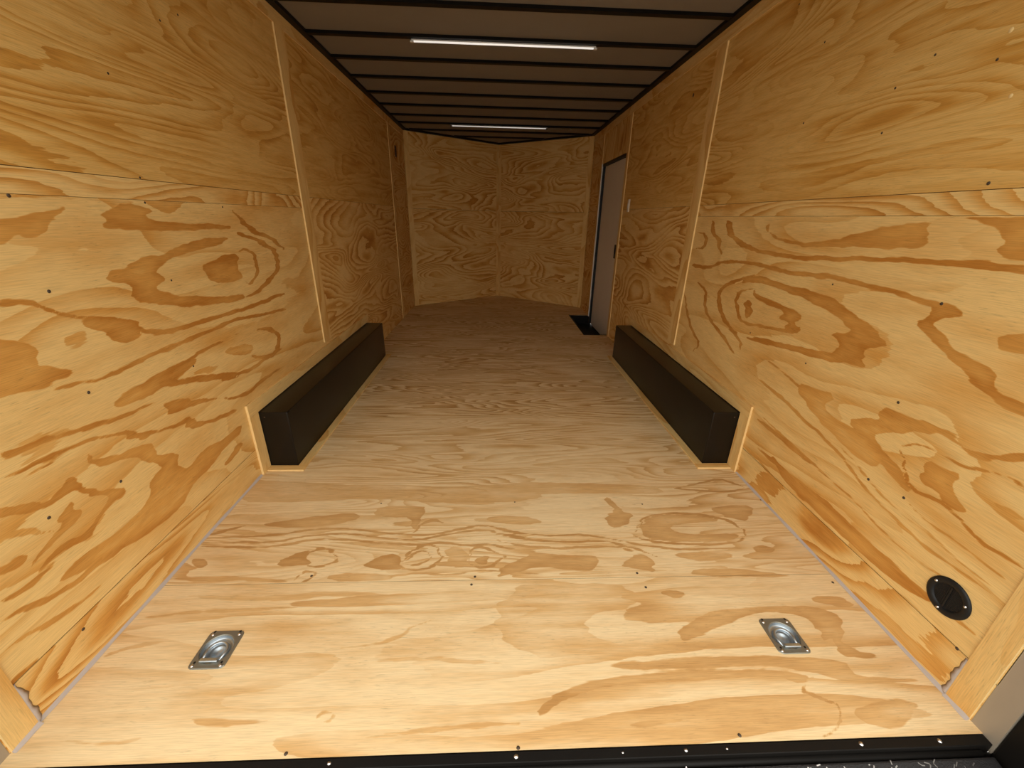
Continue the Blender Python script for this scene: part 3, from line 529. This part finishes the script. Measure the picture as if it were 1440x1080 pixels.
# ------------------------------------------------------------------ tie down rings
def ring(x):
    t = thing('tie_down_ring', '', 'tie down', (x, RY, 0), 'recessed tie down rings')
    # plate with round opening
    bm = bmesh.new(); W2, H2, rc, R0 = .052, .059, .014, .0430; n = 64
    outer = []; inner = []
    for i in range(n):
        a = 2*PI*i/n; c, s_ = math.cos(a), math.sin(a)
        # rounded rectangle by ray march
        k = 1/max(abs(c)/W2, abs(s_)/H2); px, py = k*c, k*s_
        cxx, cyy = W2-rc, H2-rc
        if abs(px) > cxx and abs(py) > cyy:
            lo_, hi_ = 0, k
            for _ in range(30):
                m_ = (lo_+hi_)/2; qx, qy = abs(m_*c), abs(m_*s_)
                ins = not (qx > cxx and qy > cyy and (qx-cxx)**2+(qy-cyy)**2 > rc*rc)
                if ins: lo_ = m_
                else: hi_ = m_
            px, py = lo_*c, lo_*s_
        outer.append((px, py)); inner.append((R0*c, R0*s_))
    vo = [bm.verts.new((q[0], q[1], .0002)) for q in outer]; vo2 = [bm.verts.new((q[0]*.97, q[1]*.97, .0032)) for q in outer]
    vi = [bm.verts.new((q[0]*1.06, q[1]*1.06, .0032)) for q in inner]; vi2 = [bm.verts.new((q[0], q[1], .0012)) for q in inner]
    for A_, B_ in ((vo, vo2), (vo2, vi), (vi, vi2)):
        for i in range(n): bm.faces.new((A_[i], A_[(i+1) % n], B_[(i+1) % n], B_[i])).smooth = False
    link('plate', bm, M_zinc, t)
    bm = bmesh.new(); lathe(bm, [(.0431, .0010), (.041, -.006), (.037, -.010), (.0345, -.0085), (.0305, -.0085), (.028, -.013), (.0245, -.0155), (.022, -.014), (.0185, -.014), (.016, -.018), (0, -.019)], 48); bmesh.ops.recalc_face_normals(bm, faces=bm.faces)
    for f in bm.faces:
        if f.normal.z < 0: f.normal_flip()
    link('dish', bm, M_zinc_b, t)
    bm = bmesh.new(); pts = [(-.024, -.034, -.002)]
    for i in range(19):
        a = PI-PI*i/18; pts.append((.0285*math.cos(a), -.004+.0285*math.sin(a), -.0035))
    pts.append((.024, -.034, -.002)); tube(bm, pts, .0042, 10); link('ring', bm, M_zinc_b, t)
    bm = bmesh.new(); box(bm, (-.026, -.043, .0034), (.026, -.031, .0105)); bevel(bm, .003, 3); link('clip_bar', bm, M_zinc_b, t, True)
    for sx_ in (-1, 1):
        for sy_ in (-1, 1):
            b_ = bmesh.new(); lathe(b_, [(0, .0022), (.003, .0018), (.0048, 0)], 14, Matrix.Translation((sx_*.040, sy_*.0475-.002, .0032)))
            link('screw', b_, M_bright, t)
            b_ = bmesh.new(); lathe(b_, [(.0036, .0003), (0, .0003)], 14, Matrix.Translation((sx_*.0385, sy_*.0475+.0068, .0032)))
            link('rivet_hole', b_, M_plastic, t)
    return t
ta = ring(RX[0]); ta['label'] = 'zinc tie down ring recessed in the floor, the left one'
tb_ = dup(ta, (RX[1], RY, 0)); tb_['label'] = 'zinc tie down ring recessed in the floor, the right one near the black vent'
# ------------------------------------------------------------------ round vent on right wall
t = thing('wall_vent', 'round black vent with three bright screws low on the right wall', 'vent', (XW, .182, .258))
rot = Matrix.Rotation(-PI/2, 4, 'Y')
bm = bmesh.new(); lathe(bm, [(.056, .0003), (.0555, .004), (.051, .0065), (.040, .0065), (.037, .003), (.036, .0012)], 48, rot); link('flange', bm, M_plastic, t)
bm = bmesh.new(); lathe(bm, [(.0362, .0012), (0, .0012)], 40, rot)
gm = simple('vent_mesh_black', (.006, .006, .006), .6, 0, .2); link('screen', bm, gm, t)
bm = bmesh.new()
for k in range(-6, 7):
    hh = math.sqrt(max(0, .0355**2-(k*.0052)**2))
    for a in (0, 1):
        lo = (-.0022, k*.0052-.0004, -hh) if a else (-.0022, -hh, k*.0052-.0004); hi = (-.0014, k*.0052+.0004, hh) if a else (-.0014, hh, k*.0052+.0004)
        box(bm, lo, hi)
link('mesh_grille', bm, M_plastic, t)
bm = bmesh.new(); box(bm, (-.0045, -.0022, -.036), (-.0024, .0022, .036)); link('louvre_bar', bm, M_plastic, t)
for sy_, sz_ in ((.038, .023), (.007, -.045), (-.042, .015)):
    b_ = bmesh.new(); lathe(b_, [(0, .003), (.0025, .0025), (.004, 0)], 12, Matrix.Translation((-.0066, sy_, sz_)) @ rot); link('screw', b_, M_bright, t)
for y_, z_, r_, m_ in ((2.486, 1.972, .011, M_screw), (.622, 1.674, .006, M_edge), (.560, 1.523, .005, M_edge)):
    b_ = bmesh.new(); lathe(b_, [(r_, .0001), (r_*.8, .0008), (0, .001)], 12, Matrix.Translation((XW, y_, z_)) @ rot); link('knot' if m_ == M_screw else 'splintered_spot', b_, m_, wr)
# ------------------------------------------------------------------ side door
def rb(name, lo, hi, mat, parent=None, bev=0, **k):
    bm = bmesh.new(); box(bm, lo, hi)
    if bev: bevel(bm, bev)
    return link(name, bm, mat, parent, **k)
d = rb('door_1', (XW+.030, 3.858, -.100), (XW+.052, 4.765, 1.795), M_door, None, .002, kind='structure')
rb('seal', (XW+.006, 4.767, -.09), (XW+.054, 4.794, 1.7965), M_plastic, d)
rb('seal', (XW+.002, 3.858, 1.797), (XW+.054, 4.790, 1.822), M_plastic, d)
h_ = rb('handle', (XW+.012, 3.890, .83), (XW+.0295, 3.965, .97), M_plastic, d, .004)
rb('latch_lever', (XW+.008, 3.918, .875), (XW+.0135, 3.950, .935), M_black, d, .002)
rb('door_edge', (XW+.0255, 3.862, -.095), (XW+.0295, 3.880, 1.79), M_door, d)
TR[0] += 1; rb('trim_%d' % TR[0], (XW-.008, 4.7945, -.0), (XW+.05, 4.8022, 1.83), M_door, kind='structure')
TR[0] += 1; rb('trim_%d' % TR[0], (XW+.0095, 3.8305, -.1), (XW+.054, 3.8565, 1.823), M_trim, kind='structure')
t = thing('step_well', 'black recessed step well in the floor at the foot of the side door', 'step', (1.09, 4.3475, -.13))
x0, x1, y0, y1 = WELL[0]-1.09, 1.268-1.09, 3.8452-4.3475, 4.8495-4.3475
rb('tread', (x0, y0, .0), (x1, y1, .012), M_black, t)
rb('side_plate', (x0, y0, .0125), (x0+.003, y1, .1285), M_black, t)
rb('side_plate', (x0+.0031, y0, .0125), (x1, y0+.003, .1285), M_black, t)
rb('side_plate', (x0+.0031, y1-.003, .0125), (x1, y1, .1285), M_black, t)
rb('edge_trim', (x0-.012, y0-.012, .1302), (WELL[1]-1.09-.001, y0+.004, .1325), M_black, t)
rb('edge_trim', (x0-.012, y0+.0042, .1302), (x0+.004, y1+.006, .1325), M_black, t)
t = thing('light_switch', 'small pale switch plate on the right wall just before the side door', 'switch', (XW, 3.575, 1.345))
rb('plate', (-.010, -.022, -.055), (-.0004, .022, .055), simple('cream_plastic', (.75, .68, .55), .4), t, .002)
rb('rocker', (-.014, -.008, -.02), (-.0102, .008, .02), M_white, t, .001)
t = thing('wall_slot_vent', 'small dark louvred slot high on the left wall near the front corner', 'vent', (-XW, 4.86, 1.905))
rb('frame', (.0003, -.035, -.06), (.004, .035, .06), M_screw, t, .001)
for k in range(5): rb('louvre', (.0042, -.028, -.048+k*.02), (.007, .028, -.038+k*.02), M_plastic, t)
